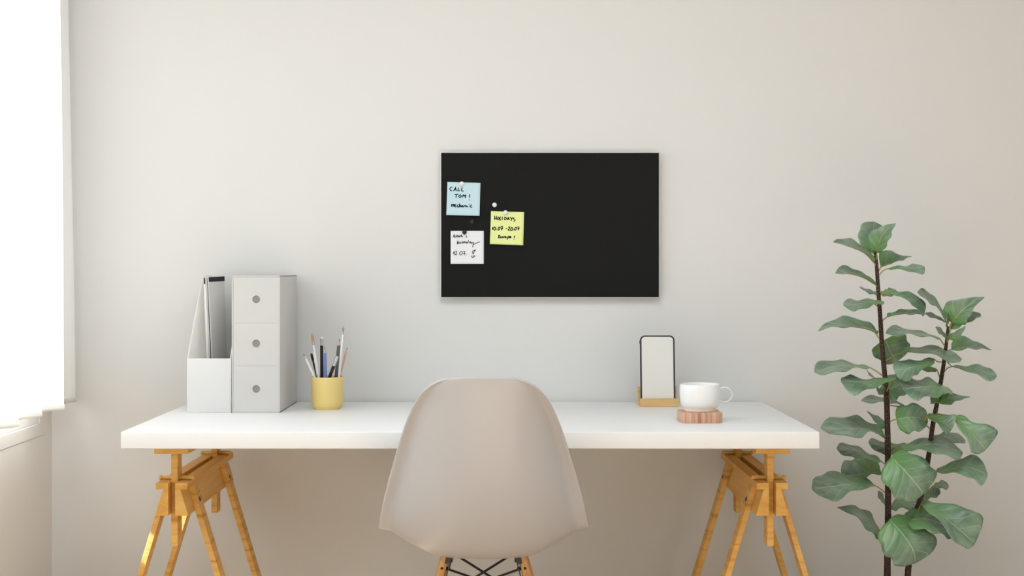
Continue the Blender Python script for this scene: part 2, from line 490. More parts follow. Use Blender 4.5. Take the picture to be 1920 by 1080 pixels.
def sst(a, b, x):
    t = max(0, min(1, (x - a) / (b - a))); return t * t * (3 - 2 * t)


for k, (cd, cz, hw, ed, ez) in enumerate(rows_m):
    r = []
    back = k < 10
    for i in range(-NU, NU + 1):
        u = i / NU; a = abs(u)
        if back:
            h = 0.93 * min(1, a / 0.875) ** 2.7 - 0.04 * max(0, (a - 0.875) / 0.125)
        else:
            h = 0.2 * a ** 2 + 0.8 * sst(0.35, 1.05, a) / sst(0.35, 1.05, 1)
        hz = h if not back else (a ** 2 if k < 3 else (0.5 * a ** 2 + 0.5 * h))
        r.append(bm.verts.new((xc + hw * u, cd + (ed - cd) * h + CY, cz + (ez - cz) * hz)))
    grid.append(r)
for a, b in zip(grid, grid[1:]):
    for i in range(2 * NU): bm.faces.new((a[i], a[i + 1], b[i + 1], b[i]))
obj('seat_shell', bm, M['shell'], chair, smooth=True, angle=0,
    mods=[('SOLIDIFY', dict(thickness=0.006, offset=0)), ('SUBSURF', dict(levels=2, render_levels=2))])
# legs
lt = {}
for sx in (-1, 1):
    for rear in (True, False):
        top = Vector((xc + sx * 0.0845, (3.185 if rear else 3.42) + CY, 0.478 if rear else 0.452))
        bot = Vector((xc + sx * 0.205, (3.10 if rear else 3.53) + CY, 0.0))
        lt[(sx, rear)] = (top, bot)
        pts = [top.lerp(bot, q) for q in (0, 0.12, 0.35, 0.6, 1)]
        bm = NB(); tube(bm, pts, [0.0092, 0.0106, 0.0128, 0.0122, 0.009], 24)
        lg = obj('leg', bm, M['beech'], chair, smooth=True)
        # plate on the inner side, bolt facing back, foot glide
        d = (bot - top).normalized()
        bm = NB()
        sg = -1 if rear else 1
        c0 = top + d * 0.006 + Vector((-sx * 0.0035, sg * 0.0082, 0)); c1 = c0 + d * 0.0175
        w = Vector((-sx * 0.0125, 0, 0)); q = Vector((0, -sg * 0.016, 0))
        vs = [c0, c0 + w, c1 + w, c1]
        prism(bm, vs, Vector((0, sg * 0.003, 0)), 0.0006)
        prism(bm, [c0 + w, c0 + w + q, c1 + w + q + d * 0.04, c1 + w + d * 0.04], Vector((sx * 0.0025, 0, 0)), 0.0006)
        obj('bracket', bm, M['grey_m'], lg)
        bm = NB(); bc = top + d * 0.034 + Vector((0, -0.0102 if rear else 0.0102, 0))
        lathe(bm, [(0.0, -0.0012), (0.003, -0.0012), (0.003, 0.0012), (0.0, 0.0016)], 16, Matrix.Translation(bc) @ Matrix.Rotation(math.pi / 2, 4, 'X'), cap=False)
        obj('bolt', bm, M['blackm'], lg)
        bm = NB(); lathe(bm, [(0.0095, 0), (0.0095, 0.006)], 20, Matrix.Translation(bot)); obj('glide', bm, M['blackm'], lg)
# black wire frame : a spider of rods under the seat and crossed struts between the legs
rr = 0.0027
for sx in (-1, 1):
    t, b = lt[(sx, True)]; t2, b2 = lt[(-sx, True)]; t3, b3 = lt[(sx, False)]; t4, b4 = lt[(-sx, False)]
    a0 = t + Vector((-sx * 0.010, -0.010, -0.006)); a1 = a0 + Vector((-sx * 0.006, 0, -0.002)); a2 = a1 + Vector((-sx * 0.007, 0, 0.002))
    end = t2.lerp(b2, 0.215) + Vector((sx * 0.010, -0.004, 0))
    bm = NB(); tube(bm, [a0, a1, a2], rr); tube(bm, [a2 + Vector((-sx * 0.002, 0, 0.001)), end], rr)
    obj('strut', bm, M['blackm'], chair, smooth=True)
    s0 = t.lerp(b, 0.075) + Vector((-sx * 0.011, 0.002, 0)); s1 = t4.lerp(b4, 0.30) + Vector((sx * 0.012, -0.004, 0))
    bm = NB(); tube(bm, [s0, s0 + Vector((-sx * 0.006, 0.003, 0))], 0.0045); tube(bm, [s0, s1], rr)
    obj('strut', bm, M['blackm'], chair, smooth=True)
    bm = NB(); tube(bm, [t.lerp(b, 0.03) + Vector((-sx * 0.016, 0.004, -0.006)), t3.lerp(b3, 0.03) + Vector((-sx * 0.016, -0.004, 0))], rr)
    obj('side_rail', bm, M['blackm'], chair, smooth=True)

# ------------------------------------------------------------------ glass board with notes
YB = 3.976
board = thing('glass_board', 'black glass magnetic board on the wall above the desk', 'board', (X(1032, YB), -0.012, Z(558, YB)))
bx0, bx1, bz0, bz1 = X(827.2, YB), X(1235.6, YB), Z(557.2, YB), Z(286.4, YB)
bm = NB(); box(bm, (bx0 - 0.0021, -0.0205, bz0 - 0.0021), (bx1 + 0.0028, -0.014, bz1 + 0.0024), 0.001)
obj('backing_frame', bm, M['alu'], board)
for fx in (0.25, 0.75):
    bm = NB(); xx = bx0 + (bx1 - bx0) * fx
    box(bm, (xx - 0.03, -0.0142, bz0 + 0.06), (xx + 0.03, -0.0001, bz1 - 0.06), 0.001); obj('wall_bracket', bm, M['alu'], board)
bm = NB(); box(bm, (bx0, YB + CY, bz0), (bx1, -0.0178, bz1), 0.0006); obj('glass_panel', bm, M['glass'], board)
YF = YB + CY - 0.0006              # front face for notes


def note(name, quad, org, strokes, m, lw, label, curl):
    """quad: tl,tr,br,bl in full-frame px"""
    d = YB
    c = [P(x, y, d) for x, y in quad]
    cx = sum(c, Vector()) / 4
    root = thing(name, label, 'sticky note', (cx.x, YF, c[2].z), 'sticky notes on the glass board')

    def surf(u, v, off=0.0):
        p = (c[0].lerp(c[1], u)).lerp(c[3].lerp(c[2], u), v)
        h = 0.0006 + curl * (max(0, v - 0.25) / 0.75) ** 2 + 0.0015 * (abs(u - 0.42) * 2) ** 2 * (1 - v) ** 3
        return Vector((p.x, YF - h - off, p.z))
    n = 16; bm = NB()
    g = [[bm.verts.new(surf(i / n, j / n)) for i in range(n + 1)] for j in range(n + 1)]
    for j in range(n):
        for i in range(n): bm.faces.new((g[j][i], g[j][i + 1], g[j + 1][i + 1], g[j + 1][i]))
    obj('paper', bm, m, root, smooth=True, angle=0, mods=[('SOLIDIFY', dict(thickness=0.0003, offset=0))])
    w = Vector((quad[1][0] - quad[0][0], quad[1][1] - quad[0][1])); hgt = Vector((quad[3][0] - quad[0][0], quad[3][1] - quad[0][1]))
    det = w.x * hgt.y - w.y * hgt.x

    def uv(q):
        x = org[0] + q[0] / 15.43 - quad[0][0]; y = org[1] + q[1] / 15.43 - quad[0][1]
        return (x * hgt.y - y * hgt.x) / det, (w.x * y - w.y * x) / det
    bm = NB()
    hwid = lw / 15.43 / 2
    for st in strokes:
        pts = [Vector((a, b, 0)) for a, b in st]
        if len(pts) > 2: pts = catmull(pts, (len(pts) - 1) * 5)
        prev = None
        for i, p in enumerate(pts):
            dd = pts[min(i + 1, len(pts) - 1)] - pts[max(0, i - 1)]
            if dd.length < 1e-6: dd = Vector((1, 0, 0))
            dd.normalize(); nn = Vector((-dd.y, dd.x, 0)) * hwid * 15.43
            ends = -dd * hwid * 8 if i == 0 else (dd * hwid * 8 if i == len(pts) - 1 else Vector())
            a = surf(*uv(p + ends + nn), off=0.0004); b = surf(*uv(p + ends - nn), off=0.0004)
            cur_ = (bm.verts.new(a), bm.verts.new(b))
            if prev: bm.faces.new((prev[0], cur_[0], cur_[1], prev[1]))
            prev = cur_
    obj('handwriting', bm, M['ink'], root, mods=[('SOLIDIFY', dict(thickness=0.0001, offset=0))])
    return root


BLUE = [[(215, 200), (180, 200), (150, 245), (165, 295), (215, 300)], [(255, 310), (310, 210), (310, 210), (335, 310)], [(275, 275), (330, 270)],
        [(395, 220), (380, 300), (380, 300), (430, 300)], [(505, 210), (485, 270), (495, 315), (540, 312)],
        [(285, 410), (390, 408)], [(335, 412), (325, 500)], [(450, 420), (410, 455), (420, 495), (455, 490), (475, 450), (450, 420)],
        [(500, 500), (535, 420)], [(535, 420), (560, 470)], [(560, 470), (600, 420)], [(600, 420), (595, 510)], [(715, 410), (712, 495)], [(712, 566), (714, 576)],
        [(195, 695), (192, 765)], [(195, 715), (232, 700), (224, 762)], [(230, 718), (262, 702), (256, 755)],
        [(272, 745), (315, 722), (290, 702), (276, 740), (300, 775), (335, 765)], [(390, 705), (358, 735), (375, 775), (405, 765)],
        [(430, 680), (420, 780)], [(425, 745), (455, 725), (460, 775)], [(520, 732), (487, 742), (487, 774), (520, 762), (522, 735), (532, 775)],
        [(558, 775), (562, 730)], [(562, 745), (600, 730), (605, 770)], [(640, 732), (632, 770), (668, 765)], [(700, 688), (706, 692)],
        [(775, 715), (735, 735), (735, 775), (785, 777)]]
YEL = [[(180, 170), (175, 280)], [(235, 175), (225, 280)], [(178, 235), (230, 232)], [(280, 200), (258, 235), (265, 275), (295, 268), (305, 225), (280, 200)],
       [(340, 190), (325, 280), (352, 285)], [(400, 195), (395, 280)], [(470, 195), (460, 280)], [(465, 200), (520, 228), (508, 262), (455, 278)],
       [(545, 285), (570, 205)], [(570, 205), (600, 285)], [(553, 260), (592, 255)], [(625, 205), (652, 250)], [(688, 210), (655, 300)],
       [(738, 222), (710, 245), (765, 285), (755, 315), (725, 317)],
       [(105, 550), (130, 490)], [(130, 490), (118, 565)], [(180, 485), (155, 525), (160, 575), (195, 570), (212, 525), (180, 485)], [(240, 568), (246, 570)],
       [(305, 490), (275, 540), (285, 575), (320, 560), (335, 510), (305, 490)], [(355, 485), (402, 470)], [(402, 470), (380, 580)], [(365, 535), (415, 530)],
       [(497, 540), (530, 540)], [(575, 500), (615, 485), (605, 525), (562, 580)], [(562, 580), (620, 580)],
       [(670, 500), (640, 550), (650, 590), (685, 580), (700, 530), (670, 500)], [(728, 572), (733, 574)],
       [(785, 495), (750, 540), (765, 578), (800, 560), (810, 515), (785, 495)], [(830, 490), (882, 490)], [(882, 490), (855, 580)], [(840, 540), (890, 540)],
       [(330, 725), (287, 738), (315, 765), (278, 790), (320, 805)], [(350, 765), (347, 800), (383, 795), (397, 760), (402, 805)],
       [(437, 765), (432, 805)], [(437, 782), (470, 765)], [(490, 765), (475, 790), (490, 805), (510, 785), (490, 765)],
       [(560, 760), (535, 850)], [(555, 772), (595, 765), (590, 795), (550, 800)], [(602, 790), (645, 775), (625, 757), (606, 790), (652, 805)],
       [(757, 740), (735, 800)], [(732, 848), (736, 854)]]
WHI = [[(130, 235), (160, 155)], [(160, 155), (180, 245)], [(140, 200), (180, 195)], [(210, 235), (217, 175)], [(217, 175), (250, 225)], [(250, 225), (260, 165)],
       [(280, 235), (287, 180)], [(287, 180), (315, 225)], [(315, 225), (330, 170)], [(342, 220), (372, 162)], [(372, 162), (382, 218)], [(382, 190), (408, 222)], [(350, 198), (392, 190)],
       [(456, 150), (452, 166)], [(505, 178), (530, 205), (500, 236)],
       [(265, 330), (255, 420), (290, 412), (297, 385), (257, 392)], [(240, 385), (298, 376)], [(325, 375), (325, 415)], [(322, 345), (326, 347)], [(352, 382), (352, 415)], [(354, 392), (380, 380)],
       [(415, 345), (415, 415)], [(395, 385), (450, 375)], [(465, 345), (460, 400)], [(462, 380), (495, 365), (500, 400)],
       [(540, 358), (515, 383), (530, 403), (552, 385)], [(580, 315), (560, 395)], [(632, 350), (605, 375), (620, 400), (645, 370), (652, 402)],
       [(670, 375), (680, 408), (714, 376)], [(718, 375), (727, 425), (702, 478), (704, 515)], [(712, 455), (780, 410), (910, 358)],
       [(130, 710), (165, 635)], [(165, 635), (160, 745)], [(195, 645), (235, 640), (225, 690), (197, 738)], [(197, 738), (247, 733)], [(285, 715), (290, 717)],
       [(355, 640), (320, 690), (340, 740), (385, 730), (405, 670), (365, 636)], [(425, 640), (472, 640)], [(472, 640), (455, 745)], [(430, 700), (485, 695)], [(520, 735), (527, 738)],
       [(782, 595), (700, 630), (710, 715), (742, 650), (778, 602)], [(670, 762), (680, 812), (730, 810), (752, 765), (705, 778)]]
note('sticky_note', [(838.9, 341.3), (901.0, 343.0), (899.3, 405.0), (837.0, 403.3)], (834, 338), BLUE, M['note_b'], 25,
     'pale blue sticky note pinned under a white round magnet on the board', 0.006)
note('sticky_note', [(920.6, 395.8), (982.8, 397.8), (981.0, 459.8), (918.5, 457.8)], (916, 394), YEL, M['note_y'], 25,
     'yellow sticky note pinned under a white round magnet on the board', 0.005)
note('sticky_note', [(845.0, 433.0), (907.2, 433.0), (907.2, 494.8), (845.0, 494.8)], (841, 430), WHI, M['note_w'], 19,
     'white sticky note pinned under a black round magnet on the board', 0.004)
for px, py, mk, lb, lift in ((866, 344.6, 'mag_w', 'white round magnet holding the pale blue sticky note', 1), (927.3, 384.3, 'mag_w', 'white round magnet alone on the black glass above the yellow note', 0),
                             (947.8, 398.6, 'mag_w', 'white round magnet holding the yellow sticky note', 1), (870.8, 435.2, 'mag_b', 'black round magnet holding the white sticky note', 1),
                             (885.3, 416.0, 'mag_b', 'black round magnet alone on the glass between blue and white notes', 0)):
    c = P(px, py, YB); y0 = YF + 0.0006 - (0.0009 if lift else 0)
    bm = NB()
    r = 0.0064
    lathe(bm, [(0, 0), (r * .86, 0), (r, 0.001), (r * 1.0, 0.004), (r * .93, 0.0055), (r * .75, 0.0064), (r * .3, 0.0067), (0, 0.0067)], 28,
          Matrix.Translation((c.x, y0, c.z)) @ Matrix.Rotation(math.pi / 2, 4, 'X'), cap=False)
    o = obj('magnet', bm, M[mk], None, origin=(c.x, y0, c.z), smooth=True)
    tag(o, lb, 'magnet', 'round magnets on the glass board')

# ------------------------------------------------------------------ drawer unit
FD = 3.684
ux0, ux1, uy0, uy1, uz0, uz1 = X(434.5, FD), X(525, FD), FD + CY, -0.02, DT, Z(517, FD)
unit = thing('drawer_unit', 'tall white desktop drawer unit with three drawers by the yellow cup', 'drawer unit', ((ux0 + ux1) / 2, (uy0 + uy1) / 2, DT))
wt = 0.0035
bm = NB()
box(bm, (ux0, uy0, uz0), (ux0 + wt, uy1, uz1), 0.0012); box(bm, (ux1 - wt, uy0, uz0), (ux1, uy1, uz1), 0.0012)
box(bm, (ux0, uy0, uz1 - wt), (ux1, uy1, uz1), 0.0012); box(bm, (ux0, uy0, uz0), (ux1, uy1, uz0 + wt), 0.0012)
box(bm, (ux0 + 0.001, uy1 - wt, uz0 + 0.001), (ux1 - 0.001, uy1, uz1 - 0.001))
seps = [Z(605.5, FD), Z(686, FD)]
for s in seps: box(bm, (ux0 + 0.001, uy0 + 0.0012, s - 0.0009), (ux1 - 0.001, uy1 - 0.002, s + 0.0009))
obj('carcass', bm, M['box'], unit, smooth=True)
zs = [uz1 - wt, seps[0], seps[1], uz0 + wt]
hole_px = [561.3, 644.2, 729.4]
for k in range(3):
    a, b = zs[k + 1] + (0.0011 if k < 2 else 0.0002), zs[k] - (0.0011 if k else 0.0002)
    l, r_ = ux0 + wt + 0.0002, ux1 - wt - 0.0002
    yf = uy0 + 0.0012
    hc = P(480.3, hole_px[k], FD); hr = 7.3 * FD / F
    bm = NB(); N = 48
    ci, sq = [], []
    hx, hz = (l + r_) / 2, (a + b) / 2
    for i in range(N):
        an = 2 * math.pi * (i + 0.5) / N; cx_, cz_ = math.cos(an), math.sin(an)
        ci.append(bm.verts.new((hc.x + hr * cx_, yf, hc.z + hr * cz_)))
        # hit the rectangle
        tx = ((r_ if cx_ > 0 else l) - hc.x) / cx_ if abs(cx_) > 1e-6 else 1e9
        tz = ((b if cz_ > 0 else a) - hc.z) / cz_ if abs(cz_) > 1e-6 else 1e9
        t = min(tx, tz); sq.append(bm.verts.new((hc.x + t * cx_, yf, hc.z + t * cz_)))
    crn = [bm.verts.new(q) for q in ((r_, yf, b), (l, yf, b), (l, yf, a), (r_, yf, a))]
    cang = [math.atan2(q.co.z - hc.z, q.co.x - hc.x) % (2 * math.pi) for q in crn]
    for i in range(N):
        j = (i + 1) % N
        a0 = 2 * math.pi * (i + 0.5) / N; a1 = 2 * math.pi * (i + 1.5) / N
        mid = [q for q, ca in zip(crn, cang) if a0 < ca < a1 or a0 < ca + 2 * math.pi < a1]
        bm.faces.new([ci[i], sq[i]] + mid + [sq[j], ci[j]])
    ci2 = [bm.verts.new((v.co.x, yf + 0.0025, v.co.z)) for v in ci]
    for i in range(N):
        j = (i + 1) % N; bm.faces.new((ci[i], ci[j], ci2[j], ci2[i]))
    box(bm, (l + 0.0005, yf + 0.012, a + 0.0005), (r_ - 0.0005, uy1 - 0.01, b - 0.006))
    dr = obj('drawer', bm, M['box'], unit)
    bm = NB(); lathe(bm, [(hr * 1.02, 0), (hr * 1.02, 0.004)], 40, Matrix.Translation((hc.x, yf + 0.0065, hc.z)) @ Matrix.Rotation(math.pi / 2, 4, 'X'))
    obj('hole_shade_disc', bm, M['hole_shade'], dr)  # grey disc behind the opening, painted as the shade inside

# ------------------------------------------------------------------ magazine file + folders
hx0, hx1 = X(350.3, FD), X(433.6, FD)
hz1, hzt = Z(672, FD), Z(516.5, 3.864)
ybend = 3.864 + CY
mf = thing('magazine_file', 'open white magazine file with sloping sides left of the drawer unit', 'magazine file', ((hx0 + hx1) / 2, (uy0 + uy1) / 2, DT))
th = 0.004
sp = [(uy0, DT), (uy0, hz1), (ybend, hzt), (uy1, hzt), (uy1, DT)]
for n_, xx in (('side_panel', hx0), ('side_panel', hx1 - th)):
    bm = NB(); prism(bm, [(xx, y, z) for y, z in sp], (th, 0, 0), 0.001); obj(n_, bm, M['file'], mf, smooth=True)
bm = NB(); box(bm, (hx0 + 0.0004, uy0 - 0.0004, DT), (hx1 - 0.0004, uy0 + th, hz1), 0.0012); obj('front_panel', bm, M['folder'], mf, smooth=True)
bm = NB(); box(bm, (hx0 + th, uy1 - th, DT), (hx1 - th, uy1, hzt - 0.001), 0.001); obj('back_panel', bm, M['folder'], mf)
bm = NB(); box(bm, (hx0 + th, uy0 + th, DT), (hx1 - th, uy1 - th, DT + th)); obj('floor_panel', bm, M['folder'], mf)


def slab(bm, top0, top1, bot0, bot1, thick):
    n = (top1 - top0).cross(bot0 - top0).normalized() * thick
    prism(bm, [top0, top1, bot1, bot0], n, 0.0004)


fz = DT + th + 0.0005
# folder standing edge-on
fo = thing('folder', 'white folder standing edge on in the magazine file', 'folder', (X(386, 3.80), 3.80 + CY, fz), 'folders in the magazine file')
ta, tb = P(381.0, 520.5, 3.765), P(381.0 + 8, 519.5, 3.90)
ba, bb = Vector((X(391.5, 3.765), 3.765 + CY, fz)), Vector((X(396.5, 3.90), 3.90 + CY, fz))
off = Vector((0.0085, 0, 0))
bm = NB(); prism(bm, [ta, tb, bb, ba], (0.0062, 0, 0), 0.0004); obj('cover', bm, M['folder'], fo)
bm = NB(); prism(bm, [ta + Vector((0.0062, 0.002, -0.001)), tb + Vector((0.0062, 0, -0.001)), bb + Vector((0.0062, 0, 0)), ba + Vector((0.0062, 0.002, 0))], (0.003, 0, 0), 0.0003); obj('sheets', bm, M['folder_g'], fo)
bm = NB(); e = (ba - ta).normalized(); q0 = ta + Vector((0.0012, -0.0004, -0.001)); q1 = q0 + e * 0.016
prism(bm, [q0, q0 + Vector((0.0036, 0, 0)), q1 + Vector((0.0036, 0, 0)), q1], (0, -0.0006, 0)); obj('label_strip', bm, M['label'], fo)
# second folder, turned towards the room
fo2 = thing('folder', 'grey folder with black top band turned towards the room in the magazine file', 'folder', (X(405, 3.86), 3.86 + CY, fz), 'folders in the magazine file')
a0, a1 = P(389.0, 519.8, 3.772), P(418.5, 518.2, 3.87)
b0, b1 = Vector((X(400.5, 3.772), a0.y, fz)), Vector((X(427.0, 3.87), a1.y, fz))
bm = NB(); slab(bm, a0, a1, b0, b1, -0.003); obj('cover', bm, M['folder'], fo2)
nrm = (a1 - a0).cross(b0 - a0).normalized()
if nrm.y > 0: nrm = -nrm
bm = NB(); k = 0.036
q = [a0 + nrm * 0.0034, a1 + nrm * 0.0034, a1.lerp(b1, k) + nrm * 0.0034, a0.lerp(b0, k) + nrm * 0.0034]
prism(bm, q, nrm * 0.0005); obj('label_strip', bm, M['label'], fo2)

# ------------------------------------------------------------------ yellow cup with pens
CD = 3.784
cc = Vector((X(613.4, CD), CD + CY, DT)); cr = 0.0432; chh = 0.0865
cup = thing('pen_cup', 'yellow ceramic cup of brushes and pencils on the desk', 'cup', cc)
prof = [(0, 0.0), (0.0345, 0.0), (0.0355, 0.0015), (0.0362, 0.004), (0.0372, 0.0052), (0.0395, 0.009), (0.0408, 0.016), (cr - 0.0005, 0.06), (cr, chh - 0.0012), (cr - 0.0006, chh - 0.0002), (cr - 0.0014, chh),
        (cr - 0.0026, chh - 0.0004), (cr - 0.003, chh - 0.002), (0.0378, 0.02), (0.035, 0.0075), (0, 0.006)]
bm = NB(); lathe(bm, prof, 64, Matrix.Translation(cc), cap=False); obj('body', bm, M['cup'], cup, smooth=True)


def stick(name, label, cat, tip, rim, d_tip, d_rim, parts):
    """parts: list of (name, material, [(radius, distance from tip)], closed) ; axis from tip through the rim point down into the cup"""
    a = P(tip[0], tip[1], d_tip); b = P(rim[0], rim[1], d_rim)
    dv = (b - a).normalized()
    L = (a.z - (DT + 0.0085)) / -dv.z
    # stop where the axis would leave the cup
    for s in range(400):
        p = a + dv * L
        rr_ = math.hypot(p.x - cc.x, p.y - cc.y)
        if rr_ < 0.0335: break
        L -= 0.0005
    base = a + dv * L
    r = thing(name, label, cat, base, None)
    q = dv.to_track_quat('Z', 'Y').to_matrix().to_4x4()
    mt = Matrix.Translation(a) @ q
    for n_, m_, pr in parts:
        pr = [(rad, (L if z is None else z)) for rad, z in pr]
        bm = NB(); lathe(bm, pr, 20, mt, cap=True)
        obj(n_, bm, M[m_], r, smooth=True)
    return r


mm = 0.001
def pencil_parts(body, rad=0.0036, tl=0.004, wl=0.015):
    return [('lead', 'lead', [(0.0003, 0), (0.0013, tl)]), ('wood_tip', 'ptip', [(0.0013, tl), (rad * .96, wl)]), ('shaft', body, [(rad * .97, wl), (rad, wl + .001), (rad, None)])]


def brush_parts(handle, br, bl, fl, rad, bm_='bristle'):
    return [('bristles', bm_, [(0.0003, 0), (br * .55, bl * .25), (br, bl * .62), (br * .85, bl)]),
            ('ferrule', 'silver', [(br * .85, bl), (br * .9, bl + .001), (rad * .8, bl + fl)]),
            ('handle', handle, [(rad * .8, bl + fl), (rad * 1.05, bl + fl + .02), (rad * 1.25, bl + fl + .05), (rad * .9, None)])]


stick('pencil', 'white pencil with dark tip leaning out on the cup side by the drawers', 'pencil', (569, 663.5), (590, 708), 3.765, 3.765, pencil_parts('white', .0036, .0055, .015))
stick('paintbrush', 'white paintbrush with brown tip on the drawer side of the yellow cup', 'paintbrush', (584.5, 624), (597, 708), 3.762, 3.775,
      brush_parts('white', .0041, .021, .012, .0036))
stick('paintbrush', 'black paintbrush with rounded black tip behind the white brush', 'paintbrush', (583.5, 662.5), (594.5, 708), 3.80, 3.805,
      [('bristles', 'blackp', [(0.0012, 0), (.0032, .003), (.0034, .014), (.0022, .022)]), ('handle', 'blackp', [(.0022, .022), (.0026, .04), (.002, None)])])
stick('pencil', 'black pencil with silver ferrule standing upright in the yellow cup', 'pencil', (603.2, 632), (603.4, 708), 3.80, 3.80,
      [('eraser', 'white', [(.003, 0), (.0042, .001), (.0042, .004)]), ('ferrule', 'silver', [(.0043, .004), (.0044, .005), (.0043, .0225)]), ('shaft', 'blackp', [(.0042, .0225), (.0043, .0235), (.0043, None)])])
stick('pencil', 'blue pencil standing upright beside the black pencil in the cup', 'pencil', (608.6, 649), (609.8, 708), 3.772, 3.772, pencil_parts('blue', .0046, .006, .0175))
stick('pen', 'silver grey tube pen leaning across the dark grey pencil', 'pen', (632.8, 667.5), (617.5, 708), 3.762, 3.768,
      [('opening', 'blackp', [(.0024, -.0002), (.0024, .0006)]), ('barrel', 'silver', [(.0024, 0), (.0040, .0), (.0042, .002), (.0042, .028)]), ('grip', 'blackp', [(.0042, .028), (.0045, .03), (.0042, None)])])
stick('pencil', 'dark grey pencil with bare wood tip behind the tube pen', 'pencil', (636.4, 635), (630.5, 708), 3.806, 3.806, pencil_parts('dgrey', .0049, .006, .018))
stick('paintbrush', 'tallest white paintbrush with thin brown tip in the yellow cup', 'paintbrush', (644.4, 610), (635.5, 708), 3.785, 3.780,
      brush_parts('white', .0026, .0165, .008, .0030))
stick('pencil', 'thin natural wood pencil leaning out on the phone side of the cup', 'pencil', (651.2, 651.5), (636.2, 710), 3.795, 3.795, pencil_parts('ptip', .0026, .0042, .012))

# ------------------------------------------------------------------ phone on wooden stand
stand = thing('phone_stand', 'small pale wooden stand holding the phone upright', 'phone stand', (X(1237, 3.86), 3.87 + CY, DT))
sx0, sx1 = X(1200.2, 3.843), X(1273.5, 3.843)
bm = NB(); box(bm, (sx0, 3.843 + CY, DT), (sx1, 3.857 + CY, Z(747.8, 3.843)), 0.0012); obj('front_lip', bm, M['bamboo'], stand)
bm = NB(); box(bm, (sx0 + .001, 3.857 + CY, DT), (sx1 - .001, 3.925 + CY, DT + 0.008), 0.001); obj('base', bm, M['bamboo'], stand)
bm = NB()
yb_ = 3.882
prism(bm, [(X(1196.2, yb_), yb_ + CY, DT + .002), (X(1196.2, yb_), yb_ + CY + .012, DT + .002), (X(1196.2, yb_), yb_ + CY + .024, Z(725, 3.9)), (X(1196.2, yb_), yb_ + CY + .0145, Z(725, 3.9))],
      (X(1269.5, yb_) - X(1196.2, yb_), 0, 0), 0.001)
obj('back_rest', bm, M['bamboo'], stand)

phone = thing('phone', 'black framed phone with blank pale screen standing in the wooden stand', 'phone', (X(1233, 3.86), 3.868 + CY, DT + .008))


def rrect(w, h, r, n=10):
    pts = []
    for cx_, cy_, a0 in ((w / 2 - r, h - r, 0), (-w / 2 + r, h - r, 90), (-w / 2 + r, r, 180), (w / 2 - r, r, 270)):
        for i in range(n + 1):
            a = math.radians(a0 + 90 * i / n); pts.append((cx_ + r * math.cos(a), cy_ + r * math.sin(a)))
    return pts


pb, pt = DT + 0.0085, Z(628.6, 3.882)
pbot = Vector((X(1233.2, 3.87), 3.8605 + CY, pb)); ptop = Vector((X(1232.8, 3.87), 3.877 + CY, pt))
upv = (ptop - pbot); ph = upv.length; upv.normalize(); rt = Vector((1, 0, 0)); nv = rt.cross(upv)   # nv points to the wall? fixed below
if nv.y > 0: nv = -nv
pw = 65.0 * 3.866 / F
bm = NB(); prism(bm, [pbot + rt * a + upv * b for a, b in rrect(pw, ph, 0.0135)], -nv * 0.0075, 0.0008); obj('body', bm, M['phone'], phone, smooth=True)
bm = NB(); bz = 0.0042
prism(bm, [pbot + rt * a + upv * (b + bz) + nv * 0.0003 for a, b in rrect(pw - 2 * bz, ph - 2 * bz, 0.0095)], -nv * 0.0006); obj('screen', bm, M['screen'], phone)
bm = NB(); q = pbot + upv * (ph * 0.9) - rt * (pw / 2 + 0.0006) - nv * 0.004
box(bm, q - Vector((.0008, .0015, .004)), q + Vector((.0010, .0015, .004)), .0003); obj('side_button', bm, M['phone'], phone)

# ------------------------------------------------------------------ coaster and mug
KD = 3.480
kc = Vector((X(1311.6, KD), KD + CY, DT)); kh = 0.0246; ks = 0.0505
bm = NB()
outline = []
for cx_, cy_, a0 in ((1, 1, 0), (-1, 1, 90), (-1, -1, 180), (1, -1, 270)):
    r = 0.016
    for i in range(7):
        a = math.radians(a0 + 90 * i / 6); outline.append((kc.x + cx_ * (ks - r) + r * math.cos(a), kc.y + cy_ * (ks - r) + r * math.sin(a), DT))
prism(bm, outline, (0, 0, kh), 0.0008)
o = obj('coaster', bm, M['coaster'], None, origin=kc, smooth=True, angle=30)
tag(o, 'thick square reddish wood coaster with rounded corners under the mug', 'coaster')
mc = Vector((X(1312.3, 3.485), 3.485 + CY, DT + kh)); MR = 0.0497; MHt = 0.0665
mug = thing('mug', 'wide white porcelain cup with ring handle standing on the wood coaster', 'mug', mc)
prof = [(0, 0.0), (0.0370, 0.0), (0.0386, 0.001), (0.0398, 0.004), (0.0404, 0.0072), (0.0412, 0.0085), (0.0438, 0.0118), (0.0464, 0.0170), (0.0487, 0.028), (0.0497, 0.042), (0.0499, 0.052), (0.0493, 0.0625),
        (0.0488, MHt - .0006), (0.0482, MHt), (0.0474, MHt - .0006), (0.0472, 0.058), (0.0472, 0.04), (0.0445, 0.022), (0.036, 0.0115), (0, 0.0095)]
bm = NB(); lathe(bm, prof, 80, Matrix.Translation(mc), cap=False); obj('body', bm, M['porc'], mug, smooth=True, angle=60)
bm = NB()
